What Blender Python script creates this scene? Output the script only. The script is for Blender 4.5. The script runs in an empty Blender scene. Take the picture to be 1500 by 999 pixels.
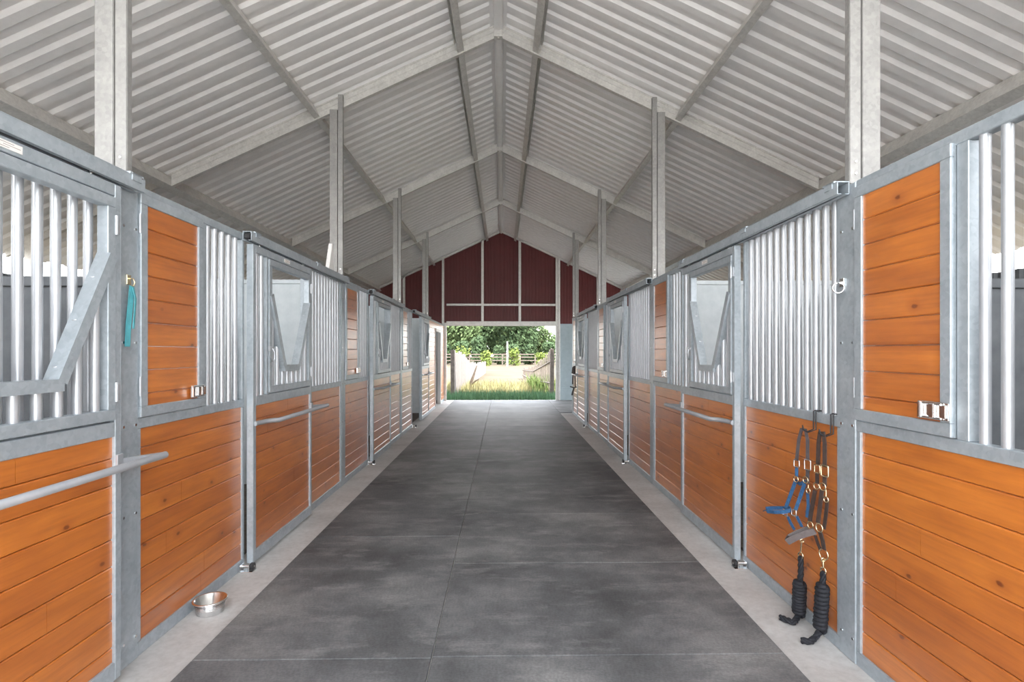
import bpy, math, random
from mathutils import Vector, Matrix
R = random.Random(7)
S = bpy.context.scene
COL = S.collection
PI = math.pi

# ------------------------------------------------------------------ dimensions (metres)
W = 1.83            # half width of the aisle
BAY = 3.658         # 12 ft bays
P0 = 2.755          # first stall post centre along the aisle
def post_y(k): return P0 + BAY * k
Y_NEAR = post_y(-1)
Y_END = post_y(4)
WO = 5.49           # outer wall
RIDGE, PITCH = 5.50, 0.468
def roof_z(x): return RIDGE - PITCH * abs(x)
Z_RAIL0, Z_RAIL1, Z_TOP0, Z_TOP1 = 1.175, 1.23, 2.385, 2.435

# ------------------------------------------------------------------ mesh builder
class MB:
    def __init__(s): s.v, s.f, s.sm, s.mi, s.cur = [], [], [], [], 0
    def add(s, vs, fs, smooth=False):
        o = len(s.v); s.v += [tuple(p) for p in vs]
        for f in fs:
            s.f.append(tuple(i + o for i in f)); s.sm.append(smooth); s.mi.append(s.cur)
        return s
    def box(s, x0, x1, y0, y1, z0, z1, c=0.0):
        if x0 > x1: x0, x1 = x1, x0
        if y0 > y1: y0, y1 = y1, y0
        if z0 > z1: z0, z1 = z1, z0
        lo, hi = (x0, y0, z0), (x1, y1, z1)
        c = min(c, 0.3 * min(x1 - x0, y1 - y0, z1 - z0))
        if c <= 0:
            vs = [(x0,y0,z0),(x1,y0,z0),(x1,y1,z0),(x0,y1,z0),(x0,y0,z1),(x1,y0,z1),(x1,y1,z1),(x0,y1,z1)]
            return s.add(vs, [(0,3,2,1),(4,5,6,7),(0,1,5,4),(1,2,6,5),(2,3,7,6),(3,0,4,7)])
        vs, idx = [], {}
        for a in (0, 1):
            for b in (0, 1):
                for d in (0, 1):
                    cor = (a, b, d)
                    for ax in range(3):
                        p = []
                        for i in range(3):
                            e = hi[i] if cor[i] else lo[i]
                            if i != ax: e += -c if cor[i] else c
                            p.append(e)
                        idx[(cor, ax)] = len(vs); vs.append(p)
        fs = []
        for ax in range(3):
            o1, o2 = (ax + 1) % 3, (ax + 2) % 3
            for sd in (0, 1):
                loop = []
                for (p, q) in ((0,0),(1,0),(1,1),(0,1)):
                    cor = [0,0,0]; cor[ax] = sd; cor[o1] = p; cor[o2] = q
                    loop.append(idx[(tuple(cor), ax)])
                fs.append(tuple(loop if sd else loop[::-1]))
            for p in (0, 1):            # edges running along ax
                for q in (0, 1):
                    c0 = [0,0,0]; c1 = [0,0,0]
                    c0[o1] = c1[o1] = p; c0[o2] = c1[o2] = q; c0[ax] = 0; c1[ax] = 1
                    c0, c1 = tuple(c0), tuple(c1)
                    l = [idx[(c0,o1)], idx[(c1,o1)], idx[(c1,o2)], idx[(c0,o2)]]
                    fs.append(tuple(l if (p ^ q) else l[::-1]))
        for cor in [(a,b,d) for a in (0,1) for b in (0,1) for d in (0,1)]:
            l = [idx[(cor,0)], idx[(cor,1)], idx[(cor,2)]]
            fs.append(tuple(l if (sum(cor) % 2) else l[::-1]))
        return s.add(vs, fs)
    def tube(s, pts, r, n=10, cap=True, closed=False):
        pts = [Vector(p) for p in pts]; m = len(pts)
        rs = r if isinstance(r, (list, tuple)) else [r] * m
        up = None; rings = []
        for i, p in enumerate(pts):
            if closed: t = pts[(i+1) % m] - pts[i-1]
            else: t = pts[min(i+1, m-1)] - pts[max(i-1, 0)]
            t.normalize()
            if up is None:
                up = t.orthogonal().normalized()
            up = (up - t * up.dot(t))
            if up.length < 1e-6: up = t.orthogonal()
            up.normalize(); b = t.cross(up)
            rings.append([p + (up * math.cos(2*PI*j/n) + b * math.sin(2*PI*j/n)) * rs[i] for j in range(n)])
        vs = [q for ring in rings for q in ring]; fs = []
        for i in range(m if closed else m - 1):
            i2 = (i + 1) % m
            for j in range(n):
                fs.append((i*n+j, i*n+(j+1)%n, i2*n+(j+1)%n, i2*n+j))
        s.add(vs, fs, True)
        if cap and not closed:
            o = len(s.v)
            s.add(rings[0], [tuple(range(n-1, -1, -1))]); s.add(rings[-1], [tuple(range(n))])
        return s
    def ring(s, c, nrm, Rr, r, n=20, k=8, sx=1.0):
        nrm = Vector(nrm).normalized(); a = nrm.orthogonal().normalized()
        zz = Vector((0,0,1)); a = (zz - nrm * zz.dot(nrm)); a = a.normalized() if a.length > 1e-3 else nrm.orthogonal().normalized()
        b = nrm.cross(a); c = Vector(c)
        return s.tube([c + a * math.cos(2*PI*i/n) * Rr + b * math.sin(2*PI*i/n) * Rr * sx for i in range(n)], r, k, closed=True)
    def rect_ring(s, c, nrm, w, h, r):
        nrm = Vector(nrm).normalized(); a = Vector((0,0,1)); b = nrm.cross(a).normalized(); c = Vector(c)
        pts = []
        q = 0.25
        for (i, j) in ((-1,-1),(1,-1),(1,1),(-1,1)):
            for t in range(4):
                base = math.atan2(j, i) - PI/4 + t * (PI/2) / 3
                pts.append(c + b * (i*w/2*(1-q) + math.cos(base)*w/2*q) + a * (j*h/2*(1-q) + math.sin(base)*w/2*q))
        return s.tube(pts, r, 6, closed=True)
    def strap(s, pts, wid, th, nrm, sag=0):
        """flat band along pts; nrm = direction the flat face looks"""
        pts = [Vector(p) for p in pts]; nrm = Vector(nrm).normalized(); vs = []; m = len(pts)
        for i, p in enumerate(pts):
            t = (pts[min(i+1,m-1)] - pts[max(i-1,0)]).normalized()
            nn = (nrm - t * nrm.dot(t)).normalized(); b = t.cross(nn)
            for (q, e) in ((-1,-1),(1,-1),(1,1),(-1,1)):
                vs.append(p + b * q * wid/2 + nn * e * th/2)
        fs = [(3,2,1,0), tuple((m-1)*4 + i for i in range(4))]
        for i in range(m-1):
            for j in range(4):
                fs.append((i*4+j, i*4+(j+1)%4, (i+1)*4+(j+1)%4, (i+1)*4+j))
        return s.add(vs, fs)
    def extrude(s, prof, axis, a0, a1, closed=True, smooth=False):
        """prof: list of 2-D points on the two other axes (in cyclic order)"""
        def mk(p, a):
            if axis == 1: return (p[0], a, p[1])
            if axis == 0: return (a, p[0], p[1])
            return (p[0], p[1], a)
        n = len(prof)
        vs = [mk(p, a0) for p in prof] + [mk(p, a1) for p in prof]
        fs = [(i, (i+1)%n, n+(i+1)%n, n+i) for i in range(n if closed else n-1)]
        if closed: fs += [tuple(range(n-1,-1,-1)), tuple(range(n, 2*n))]
        return s.add(vs, fs, smooth)
    def lathe(s, prof, c, n=32):
        vs, fs = [], []; m = len(prof)
        for i in range(n):
            a = 2*PI*i/n
            for (r, z) in prof: vs.append((c[0]+r*math.cos(a), c[1]+r*math.sin(a), c[2]+z))
        for i in range(n):
            for j in range(m-1):
                fs.append((i*m+j, ((i+1)%n)*m+j, ((i+1)%n)*m+j+1, i*m+j+1))
        return s.add(vs, fs, True)
    def build(s, name, mat, parent=None, fix=True):
        me = bpy.data.meshes.new(name)
        me.from_pydata(s.v, [], s.f)
        me.polygons.foreach_set('use_smooth', s.sm)
        for m in (mat if isinstance(mat, (list, tuple)) else [mat]): me.materials.append(m)
        if any(s.mi): me.polygons.foreach_set('material_index', s.mi)
        me.update()
        if fix:
            import bmesh
            bm = bmesh.new(); bm.from_mesh(me)
            bmesh.ops.recalc_face_normals(bm, faces=bm.faces); bm.to_mesh(me); bm.free()
        return link(name, me, parent)

def link(name, me, parent=None, loc=None):
    o = bpy.data.objects.new(name, me); COL.objects.link(o)
    if parent is not None: o.parent = parent
    if loc is not None: o.location = loc
    return o
def thing(name, label, cat, loc=(0,0,0), rz=0, group=None):
    o = bpy.data.objects.new(name, None); COL.objects.link(o)
    o.empty_display_size = 0.1
    o.location = loc; o.rotation_euler = (0,0,rz)
    return tag(o, label, cat, group)
def tag(o, label, cat, group=None):
    o['label'] = label; o['category'] = cat
    if group: o['group'] = group
    return o
def struct(o): o['kind'] = 'structure'; return o
def kids(o): return [c for c in bpy.data.objects if c.parent == o]
def copy_tree(o, parent=None):
    c = o.copy(); COL.objects.link(c)
    if parent is not None: c.parent = parent
    for ch in kids(o): copy_tree(ch, c)
    return c

# ------------------------------------------------------------------ materials
def newmat(name):
    m = bpy.data.materials.new(name); m.use_nodes = True
    nt = m.node_tree; b = nt.nodes['Principled BSDF']
    return m, nt, b
def N(nt, kind, **kw):
    n = nt.nodes.new(kind)
    for k, v in kw.items():
        if k in n.inputs: n.inputs[k].default_value = v
        else: setattr(n, k, v)
    return n
def ramp(nt, fac, stops):
    r = nt.nodes.new('ShaderNodeValToRGB'); e = r.color_ramp.elements
    while len(e) < len(stops): e.new(0.5)
    for i, (p, c) in enumerate(stops):
        e[i].position = p; e[i].color = (*c, 1) if len(c) == 3 else c
    nt.links.new(fac, r.inputs['Fac']); return r.outputs['Color']
def coords(nt, scale=(1,1,1), rand=True, which='Object'):
    tc = nt.nodes.new('ShaderNodeTexCoord'); mp = nt.nodes.new('ShaderNodeMapping')
    mp.inputs['Scale'].default_value = scale
    src = tc.outputs[which]
    if rand:
        oi = nt.nodes.new('ShaderNodeObjectInfo')
        mu = N(nt, 'ShaderNodeVectorMath', operation='SCALE'); mu.inputs[0].default_value = (37.1, 91.7, 0.0)
        nt.links.new(oi.outputs['Random'], mu.inputs['Scale'])
        ad = N(nt, 'ShaderNodeVectorMath', operation='ADD')
        nt.links.new(src, ad.inputs[0]); nt.links.new(mu.outputs[0], ad.inputs[1]); src = ad.outputs[0]
    nt.links.new(src, mp.inputs['Vector'])
    return mp.outputs['Vector']
def noise(nt, vec, scale, detail=4, rough=0.55):
    n = N(nt, 'ShaderNodeTexNoise'); n.inputs['Scale'].default_value = scale
    n.inputs['Detail'].default_value = detail; n.inputs['Roughness'].default_value = rough
    nt.links.new(vec, n.inputs['Vector']); return n.outputs['Fac']
def mixc(nt, fac, a, b, blend='MIX'):
    m = nt.nodes.new('ShaderNodeMix'); m.data_type = 'RGBA'; m.blend_type = blend
    for sock, val in ((m.inputs[0], fac), (m.inputs[6], a), (m.inputs[7], b)):
        if isinstance(val, bpy.types.NodeSocket): nt.links.new(val, sock)
        elif isinstance(val, (int, float)): sock.default_value = val
        else: sock.default_value = (*val, 1)
    return m.outputs[2]
def bump(nt, b, h, strength=0.2, dist=0.01):
    bp = N(nt, 'ShaderNodeBump'); bp.inputs['Strength'].default_value = strength; bp.inputs['Distance'].default_value = dist
    nt.links.new(h, bp.inputs['Height']); nt.links.new(bp.outputs['Normal'], b.inputs['Normal'])

def metal(name, c0, c1, metallic, rough, spangle=True):
    m, nt, b = newmat(name)
    v = coords(nt)
    f = noise(nt, v, 9, 5, 0.6)
    if spangle:
        vo = N(nt, 'ShaderNodeTexVoronoi'); vo.inputs['Scale'].default_value = 55
        nt.links.new(v, vo.inputs['Vector'])
        f2 = N(nt, 'ShaderNodeMath', operation='MULTIPLY_ADD'); f2.inputs[1].default_value = 0.35
        nt.links.new(vo.outputs['Color'], f2.inputs[0]); nt.links.new(f, f2.inputs[2]); f = f2.outputs[0]
        col = ramp(nt, f, [(0.38, c0), (0.95, c1)])
    else:
        col = ramp(nt, f, [(0.3, c0), (0.7, c1)])
    nt.links.new(col, b.inputs['Base Color'])
    b.inputs['Metallic'].default_value = metallic; b.inputs['Roughness'].default_value = rough
    return m

GALV = metal('galvanized_steel', (.33,.375,.41), (.46,.51,.545), .40, .40)
GALV_ROOF = metal('galvanized_roof_steel', (.54,.53,.51), (.72,.71,.68), .4, .45)
GALV_POST = metal('galvanized_post_steel', (.27,.267,.26), (.38,.375,.36), .4, .42)
TUBE = metal('bar_aluminium', (.44,.465,.495), (.52,.54,.565), .55, .38, False)
SHEET = metal('roof_sheet', (.80,.795,.79), (.87,.865,.86), .10, .36, False)
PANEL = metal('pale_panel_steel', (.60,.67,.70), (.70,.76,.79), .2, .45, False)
ENDPANEL = metal('grey_blue_panel', (.34,.42,.46), (.40,.48,.52), .2, .45, False)
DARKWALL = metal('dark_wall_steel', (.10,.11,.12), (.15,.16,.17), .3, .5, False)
CHROME = metal('bright_steel', (.80,.80,.80), (.90,.90,.90), 1.0, .16, False)
BRASS = metal('brass', (.80,.66,.42), (.90,.78,.55), 1.0, .25, False)

def simple(name, c, rough=.6, metallic=0.0, var=0.0, scale=20):
    m, nt, b = newmat(name)
    if var:
        f = noise(nt, coords(nt), scale, 4)
        lo = tuple(x*(1-var) for x in c); hi = tuple(min(1, x*(1+var)) for x in c)
        nt.links.new(ramp(nt, f, [(.3, lo), (.7, hi)]), b.inputs['Base Color'])
    else: b.inputs['Base Color'].default_value = (*c, 1)
    b.inputs['Roughness'].default_value = rough; b.inputs['Metallic'].default_value = metallic
    return m
BLACK = simple('black_steel', (.015,.015,.017), .4)
RUBBER = simple('black_rubber', (.02,.02,.022), .7)
WHITE = simple('white_paint', (.80,.79,.77), .5)
DECAL = simple('decal_film', (.78,.75,.72), .35)
INK = simple('faded_ink', (.36,.32,.30), .6)
TEAL = simple('teal_ribbon', (.10,.42,.48), .6, 0, .2, 30)
NAVY = simple('blue_nylon', (.035,.11,.24), .55, 0, .35, 60)
GREYLEATHER = simple('grey_leather', (.085,.075,.08), .5, 0, .3, 40)
BROWNLEATHER = simple('brown_leather', (.055,.038,.033), .45, 0, .3, 40)
FLEECE = simple('grey_padding', (.13,.11,.108), .8, 0, .2, 40)
ROPE = simple('black_rope', (.012,.013,.018), .75, 0, .4, 90)
RED = simple('barn_red_steel', (.105,.011,.012), .5, 0, .12, 3)
STALLFLOOR = simple('stall_bedding', (.10,.085,.07), .95, 0, .35, 14)

def wood_mat(name, base, board=0.127, z0=0.0):
    m, nt, b = newmat(name)
    v0 = coords(nt, (1,1,1))
    sep = N(nt, 'ShaderNodeSeparateXYZ')
    tc = nt.nodes.new('ShaderNodeTexCoord'); nt.links.new(tc.outputs['Object'], sep.inputs[0])
    dv = N(nt, 'ShaderNodeMath', operation='MULTIPLY_ADD'); dv.inputs[1].default_value = 1/board; dv.inputs[2].default_value = -z0/board
    nt.links.new(sep.outputs['Z'], dv.inputs[0])
    fl = N(nt, 'ShaderNodeMath', operation='FLOOR'); nt.links.new(dv.outputs[0], fl.inputs[0])
    oi = nt.nodes.new('ShaderNodeObjectInfo')
    sm = N(nt, 'ShaderNodeMath', operation='MULTIPLY_ADD'); sm.inputs[1].default_value = 57.3
    nt.links.new(oi.outputs['Random'], sm.inputs[0]); nt.links.new(fl.outputs[0], sm.inputs[2])
    wn = N(nt, 'ShaderNodeTexWhiteNoise', noise_dimensions='1D'); nt.links.new(sm.outputs[0], wn.inputs['W'])
    # shift grain per plank
    cmb = N(nt, 'ShaderNodeCombineXYZ')
    sh = N(nt, 'ShaderNodeMath', operation='MULTIPLY'); sh.inputs[1].default_value = 13.7
    nt.links.new(wn.outputs['Value'], sh.inputs[0]); nt.links.new(sh.outputs[0], cmb.inputs['Y'])
    ad = N(nt, 'ShaderNodeVectorMath', operation='ADD'); nt.links.new(v0, ad.inputs[0]); nt.links.new(cmb.outputs[0], ad.inputs[1])
    mp = N(nt, 'ShaderNodeMapping'); mp.inputs['Scale'].default_value = (1, 1.1, 22); nt.links.new(ad.outputs[0], mp.inputs['Vector'])
    grain = noise(nt, mp.outputs['Vector'], 2.2, 6, .6)
    mp2 = N(nt, 'ShaderNodeMapping'); mp2.inputs['Scale'].default_value = (1, .8, 3.0); nt.links.new(ad.outputs[0], mp2.inputs['Vector'])
    blot = noise(nt, mp2.outputs['Vector'], 3.2, 4, .6)
    k = base
    lo = (k[0]*.80, k[1]*.74, k[2]*.70); hi = (min(1,k[0]*1.12), k[1]*1.18, k[2]*1.25)
    c = ramp(nt, grain, [(.28, lo), (.5, k), (.72, hi)])
    tint = ramp(nt, wn.outputs['Value'], [(0, (.86,.80,.74)), (.5, (1,1,1)), (1, (1.08,1.12,1.15))])
    c = mixc(nt, 1.0, c, tint, 'MULTIPLY')
    bl = ramp(nt, blot, [(.3, (.80,.74,.70)), (.65, (1.06,1.06,1.06))])
    c = mixc(nt, 1.0, c, bl, 'MULTIPLY')
    # knots
    s3 = N(nt, 'ShaderNodeSeparateXYZ'); nt.links.new(ad.outputs[0], s3.inputs[0])
    wob = N(nt, 'ShaderNodeMath', operation='MULTIPLY_ADD'); wob.inputs[1].default_value = .03; nt.links.new(grain, wob.inputs[0]); nt.links.new(s3.outputs['Y'], wob.inputs[2])
    c3 = N(nt, 'ShaderNodeCombineXYZ'); nt.links.new(wob.outputs[0], c3.inputs['X']); nt.links.new(s3.outputs['Z'], c3.inputs['Y'])
    mp3 = N(nt, 'ShaderNodeMapping'); mp3.inputs['Scale'].default_value = (2.6, 4.2, 1); nt.links.new(c3.outputs[0], mp3.inputs['Vector'])
    vo = N(nt, 'ShaderNodeTexVoronoi', voronoi_dimensions='2D'); vo.inputs['Scale'].default_value = 1.0
    nt.links.new(mp3.outputs['Vector'], vo.inputs['Vector'])
    sc_ = N(nt, 'ShaderNodeSeparateColor'); nt.links.new(vo.outputs['Color'], sc_.inputs[0])
    pick = ramp(nt, sc_.outputs[0], [(.50, (0,0,0)), (.56, (1,1,1))])
    halo = mixc(nt, 1.0, pick, ramp(nt, vo.outputs['Distance'], [(.03, (.55,.55,.55)), (.16, (0,0,0))]), 'MULTIPLY')
    c = mixc(nt, halo, c, (k[0]*.62, k[1]*.48, k[2]*.4))
    kn = ramp(nt, vo.outputs['Distance'], [(.026, (.9,.9,.9)), (.050, (0,0,0))])
    kn = mixc(nt, 1.0, pick, kn, 'MULTIPLY')
    c = mixc(nt, kn, c, (k[0]*.30, k[1]*.20, k[2]*.2))
    nt.links.new(c, b.inputs['Base Color'])
    b.inputs['Roughness'].default_value = .38
    b.inputs['Specular IOR Level'].default_value = .6
    b.inputs['Coat Weight'].default_value = 1.0; b.inputs['Coat Roughness'].default_value = .33; b.inputs['Coat IOR'].default_value = 1.6
    bump(nt, b, grain, .12, .004)
    return m
WOOD = wood_mat('stained_pine_boards', (.53,.158,.019), .127, .055)

def concrete_mat():
    m, nt, b = newmat('pale_concrete'); v = coords(nt, rand=False)
    f = noise(nt, v, 1.6, 6, .62); f2 = noise(nt, v, 22, 5, .7)
    c = ramp(nt, f, [(.3, (.40,.385,.37)), (.62, (.56,.55,.535))])
    c = mixc(nt, 1.0, c, ramp(nt, f2, [(.3, (.86,.85,.84)), (.6, (1.03,1.03,1.03))]), 'MULTIPLY')
    nt.links.new(c, b.inputs['Base Color']); b.inputs['Roughness'].default_value = .6
    bump(nt, b, f2, .08, .004); return m
CONCRETE = concrete_mat()
def mat_rubber():
    m, nt, b = newmat('dusty_rubber_mat'); v = coords(nt, rand=False, which='Object')
    oi = nt.nodes.new('ShaderNodeObjectInfo')
    geo = nt.nodes.new('ShaderNodeNewGeometry')
    f = noise(nt, geo.outputs['Position'], 1.1, 7, .66)
    mp = N(nt, 'ShaderNodeMapping'); mp.inputs['Scale'].default_value = (1.2, 3.2, 1); nt.links.new(geo.outputs['Position'], mp.inputs['Vector'])
    f3 = noise(nt, mp.outputs['Vector'], 1.7, 6, .7)
    f2 = noise(nt, geo.outputs['Position'], 70, 3, .6)
    c = ramp(nt, f, [(.36, (.072,.073,.075)), (.50, (.125,.126,.128)), (.64, (.21,.209,.206))])
    c = mixc(nt, ramp(nt, f3, [(.52, (0,0,0)), (.68, (.6,.6,.6))]), c, (.27,.265,.26))
    c = mixc(nt, 1.0, c, ramp(nt, oi.outputs['Random'], [(0, (.84,.84,.85)), (1, (1.14,1.14,1.13))]), 'MULTIPLY')
    c = mixc(nt, 1.0, c, ramp(nt, f2, [(.35, (.82,.82,.82)), (.65, (1.12,1.12,1.12))]), 'MULTIPLY')
    nt.links.new(c, b.inputs['Base Color']); b.inputs['Roughness'].default_value = .62
    b.inputs['Specular IOR Level'].default_value = .36
    bump(nt, b, f2, .10, .002); return m
MAT = mat_rubber()

def grad_noise_mat(name, stops, scale, rough=.9, detail=6):
    m, nt, b = newmat(name)
    geo = nt.nodes.new('ShaderNodeNewGeometry')
    f = noise(nt, geo.outputs['Position'], scale, detail, .65)
    nt.links.new(ramp(nt, f, stops), b.inputs['Base Color']); b.inputs['Roughness'].default_value = rough
    b.inputs['Specular IOR Level'].default_value = .15
    return m
FIELD = grad_noise_mat('dry_field', [(.3, (.083,.067,.044)), (.55, (.112,.091,.061)), (.75, (.138,.113,.078))], .45)
BOUNCE_GROUND = grad_noise_mat('pale_bounce_ground', [(.3, (.66,.64,.61)), (.7, (.78,.76,.73))], 2.5)  # kept pale so it reflects daylight indoors
GRASS_G = grad_noise_mat('green_grass', [(.3, (.07,.15,.085)), (.6, (.15,.27,.145)), (.8, (.27,.37,.20))], 5)
GRASS_Y = grad_noise_mat('dry_grass', [(.3, (.22,.22,.10)), (.55, (.32,.29,.15)), (.8, (.38,.34,.20))], 3)
LEAF = [grad_noise_mat('leaf_dark', [(.3, (.04,.066,.032)), (.6, (.078,.118,.056)), (.8, (.135,.175,.09))], 1.2),
        grad_noise_mat('leaf_mid', [(.3, (.06,.092,.04)), (.6, (.105,.145,.062)), (.8, (.18,.21,.10))], 1.2),
        grad_noise_mat('leaf_bright', [(.3, (.09,.13,.03)), (.6, (.16,.20,.05)), (.8, (.24,.26,.08))], 2)]
BARK = simple('bark', (.10,.075,.055), .9, 0, .3, 8)
FENCE_PALE = simple('bleached_boards', (.19,.17,.155), .8, 0, .15, 9)
FENCE_GREY = simple('weathered_boards', (.15,.12,.10), .85, 0, .3, 9)

# ------------------------------------------------------------------ the setting: ground, floor, roof, outer walls
m = MB(); m.box(-90, 90, -60, 160, -.40, -.06); struct(m.build('ground', FIELD))
m = MB(); m.box(-WO-.05, WO+.05, -30, Y_NEAR-.3, -.40, -.05); struct(m.build('bounce_yard', BOUNCE_GROUND))  # unseen ground, added to bounce light in through the near end
m = MB(); m.box(-WO-.05, WO+.05, Y_NEAR-.3, Y_END+.22, -.2, 0); struct(m.build('floor', CONCRETE))
for sx in (-1, 1):
    m = MB(); y1 = Y_END if sx < 0 else post_y(3)
    m.box(sx*(W+.12), sx*(WO-.06), Y_NEAR+.05, y1-.06, 0.0, .02); struct(m.build('floor', STALLFLOOR))

# rubber mats: a narrow column of 4x6 ft mats and a wide column of 6x4 ft mats
ORD = ['nearest', 'second', 'third', 'fourth', 'fifth', 'sixth', 'seventh', 'eighth', 'ninth', 'tenth', 'eleventh', 'twelfth', 'thirteenth', 'fourteenth', 'fifteenth']
XS = -.31
def mat_piece(x0, x1, y0, y1, label, group):
    m = MB(); g = .003
    m.box(x0+g - (x0+x1)/2, x1-g - (x0+x1)/2, y0+g - (y0+y1)/2, y1-g - (y0+y1)/2, 0, .013, .003)
    o = m.build('rubber_floor_mat', MAT); o.location = ((x0+x1)/2, (y0+y1)/2, 0.0005 if x0 < 5 else 0)
    tag(o, label, 'floor mat', group)
i = 0; y = 2.762 - 1.829
while y < Y_END - .05:
    mat_piece(-1.525, XS, y, min(y+1.829, Y_END), 'dark grey rubber mat lying lengthwise beside the left concrete strip, %s from the camera' % ORD[i], 'lengthwise rubber mats along the left side of the aisle'); i += 1; y += 1.829
i = 0; y = 2.775 - 1.219
while y < Y_END - .05:
    mat_piece(XS, 1.515, y, min(y+1.219, Y_END), 'dark grey rubber mat lying crosswise in the wide aisle column, %s from the camera' % ORD[i], 'crosswise rubber mats along the right side of the aisle'); i += 1; y += 1.219
for j, (x0, x1) in enumerate(((1.515, 3.34), (3.34, 5.17))):
    for i in range(3):
        y = post_y(3) + .1 + 1.18*i
        if j == 0:
            mat_piece(x0, x1, y, y+1.18, 'grey rubber mat in the side bay before the pale end wall, %s from the camera' % ORD[i], 'rubber mats in the side bay')

# roof sheets
def roof(sx):
    prof = []          # (y, h)
    y = Y_NEAR - .15; p = .2032; hh = .024
    while y < Y_END + .45:
        for (dy, h) in ((0, 0), (.078, 0), (.108, hh), (.173, hh)):
            prof.append((y+dy, h))
        y += p
    ct = 1/math.sqrt(1+PITCH**2); st = PITCH*ct
    vs, fs = [], []; n = len(prof)
    for (xx) in (0.012, WO + .42):
        for (yy, h) in prof:
            vs.append((sx*(xx + h*st), yy, RIDGE - PITCH*xx + h*ct))
    for i in range(n-1): fs.append((i, i+1, n+i+1, n+i))
    m = MB(); m.add(vs, fs); o = struct(m.build('ceiling', SHEET, fix=False))
    md = o.modifiers.new('thickness', 'SOLIDIFY'); md.thickness = .003; md.offset = 1 if sx > 0 else -1
roof(-1); roof(1)
m = MB(); h0 = .045
m.extrude([(-.22, roof_z(.22)+h0), (0, RIDGE+h0), (.22, roof_z(.22)+h0), (.22, roof_z(.22)+h0+.006), (0, RIDGE+h0+.008), (-.22, roof_z(.22)+h0+.006)], 1, Y_NEAR-.2, Y_END+.5)
struct(m.build('roof_ridge_cap', SHEET))
m = MB(); ct_ = .03
m.extrude([(-.10, roof_z(.10)+.0), (0, RIDGE), (.10, roof_z(.10)+.0), (.10, roof_z(.10)-.006), (0, RIDGE-.008), (-.10, roof_z(.10)-.006)], 1, Y_NEAR-.2, Y_END+.06)
struct(m.build('roof_ridge_flashing', SHEET))

# outer stall walls, open strip left under the eaves
def ribbed(m, x, y0, y1, z0, z1, sx, pitch=.30):
    prof = []; y = y0
    while y < y1 - .01:
        for (dy, h) in ((0,0),(.20,0),(.22,.03),(.28,.03)):
            if y+dy < y1: prof.append((x + sx*h, y+dy))
        y += pitch
    prof.append((x, y1))
    back = [(x + sx*.05, y1), (x + sx*.05, y0)]
    m.extrude(prof + back, 2, z0, z1)
for sx, yb, nm in ((-1, Y_END, 'wall_left'), (1, post_y(3), 'wall_right')):     # unseen openings, added to let daylight into the stalls
    m = MB(); y = Y_NEAR
    for k in range(0, 3):
        a, b_ = post_y(k) + 1.15, post_y(k) + 2.55
        ribbed(m, sx*WO, y, a, 0, 2.45, sx); ribbed(m, sx*WO, a, b_, 0, 1.20, sx); ribbed(m, sx*WO, a, b_, 2.30, 2.45, sx); y = b_
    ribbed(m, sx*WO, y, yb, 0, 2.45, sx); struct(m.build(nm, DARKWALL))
m = MB()
for sx in (-1, 1):
    for k in range(-1, 5):
        if sx > 0 and k == 4: continue
        m = MB(); m.box(sx*(WO-.09), sx*(WO+.0), post_y(k)-.05, post_y(k)+.05, 0, roof_z(WO)-.02, .004)
        struct(m.build('wall_post', GALV_ROOF))

# partitions between the stalls
def partition(sx, k, z1, mat):
    y = post_y(k); m = MB()
    a, b_ = W + .11, WO - .10
    m.box(sx*a, sx*b_, y-.012, y+.012, .0, z1-.05)
    m.box(sx*a, sx*b_, y-.028, y+.028, z1-.05, z1, .004)
    for t in (.33, .66): m.box(sx*(a+(b_-a)*t)-.02, sx*(a+(b_-a)*t)+.02, y-.022, y+.022, 0, z1-.05, .003)
    struct(m.build('wall_partition', mat))
for sx in (-1, 1):
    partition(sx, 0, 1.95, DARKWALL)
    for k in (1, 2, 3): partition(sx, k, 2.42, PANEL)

# far gable end
def wall_far():
    pts_top = lambda x: roof_z(x) - .0
    m = MB(); y0, y1 = Y_END + .075, Y_END + .105
    def strip(x0, x1, zb):
        n = max(1, round((x1-x0)/.10)); prof = []
        for i in range(n):
            a = x0 + (x1-x0)*i/n; w = (x1-x0)/n
            for q, h in ((0,0),(.55,0),(.68,.006),(.90,.006)):
                prof.append((a+w*q, y0+h))
        prof.append((x1, y0))
        for (a, b_) in zip(prof[:-1], prof[1:]):
            if b_[0]-a[0] < 1e-6: continue
            za, zb2 = pts_top(a[0]), pts_top(b_[0])
            vs = [(a[0],a[1],zb),(b_[0],b_[1],zb),(b_[0],b_[1],zb2),(a[0],a[1],za),
                  (a[0],y1,zb),(b_[0],y1,zb),(b_[0],y1,zb2),(a[0],y1,za)]
            m.add(vs, [(0,1,2,3),(5,4,7,6),(4,5,1,0),(3,2,6,7)])
    strip(-WO, -1.735, 2.45); strip(-1.735, 0, 2.40); strip(0, 1.735, 2.40); strip(1.735, WO, 2.45)
    struct(m.build('wall_far', RED, fix=False))
    m = MB()
    for (a, b_) in ((-WO, -1.84), (1.90, WO)):
        m.box(a, b_, Y_END+.06, Y_END+.10, 0, 2.45)
        m.box(a, b_, Y_END+.045, Y_END+.06, 2.43, 2.47, .003)
        m.box(a, b_, Y_END+.045, Y_END+.06, 0.40, 0.425, .003)
    struct(m.build('wall_end', ENDPANEL))
wall_far()
m = MB()
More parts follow.
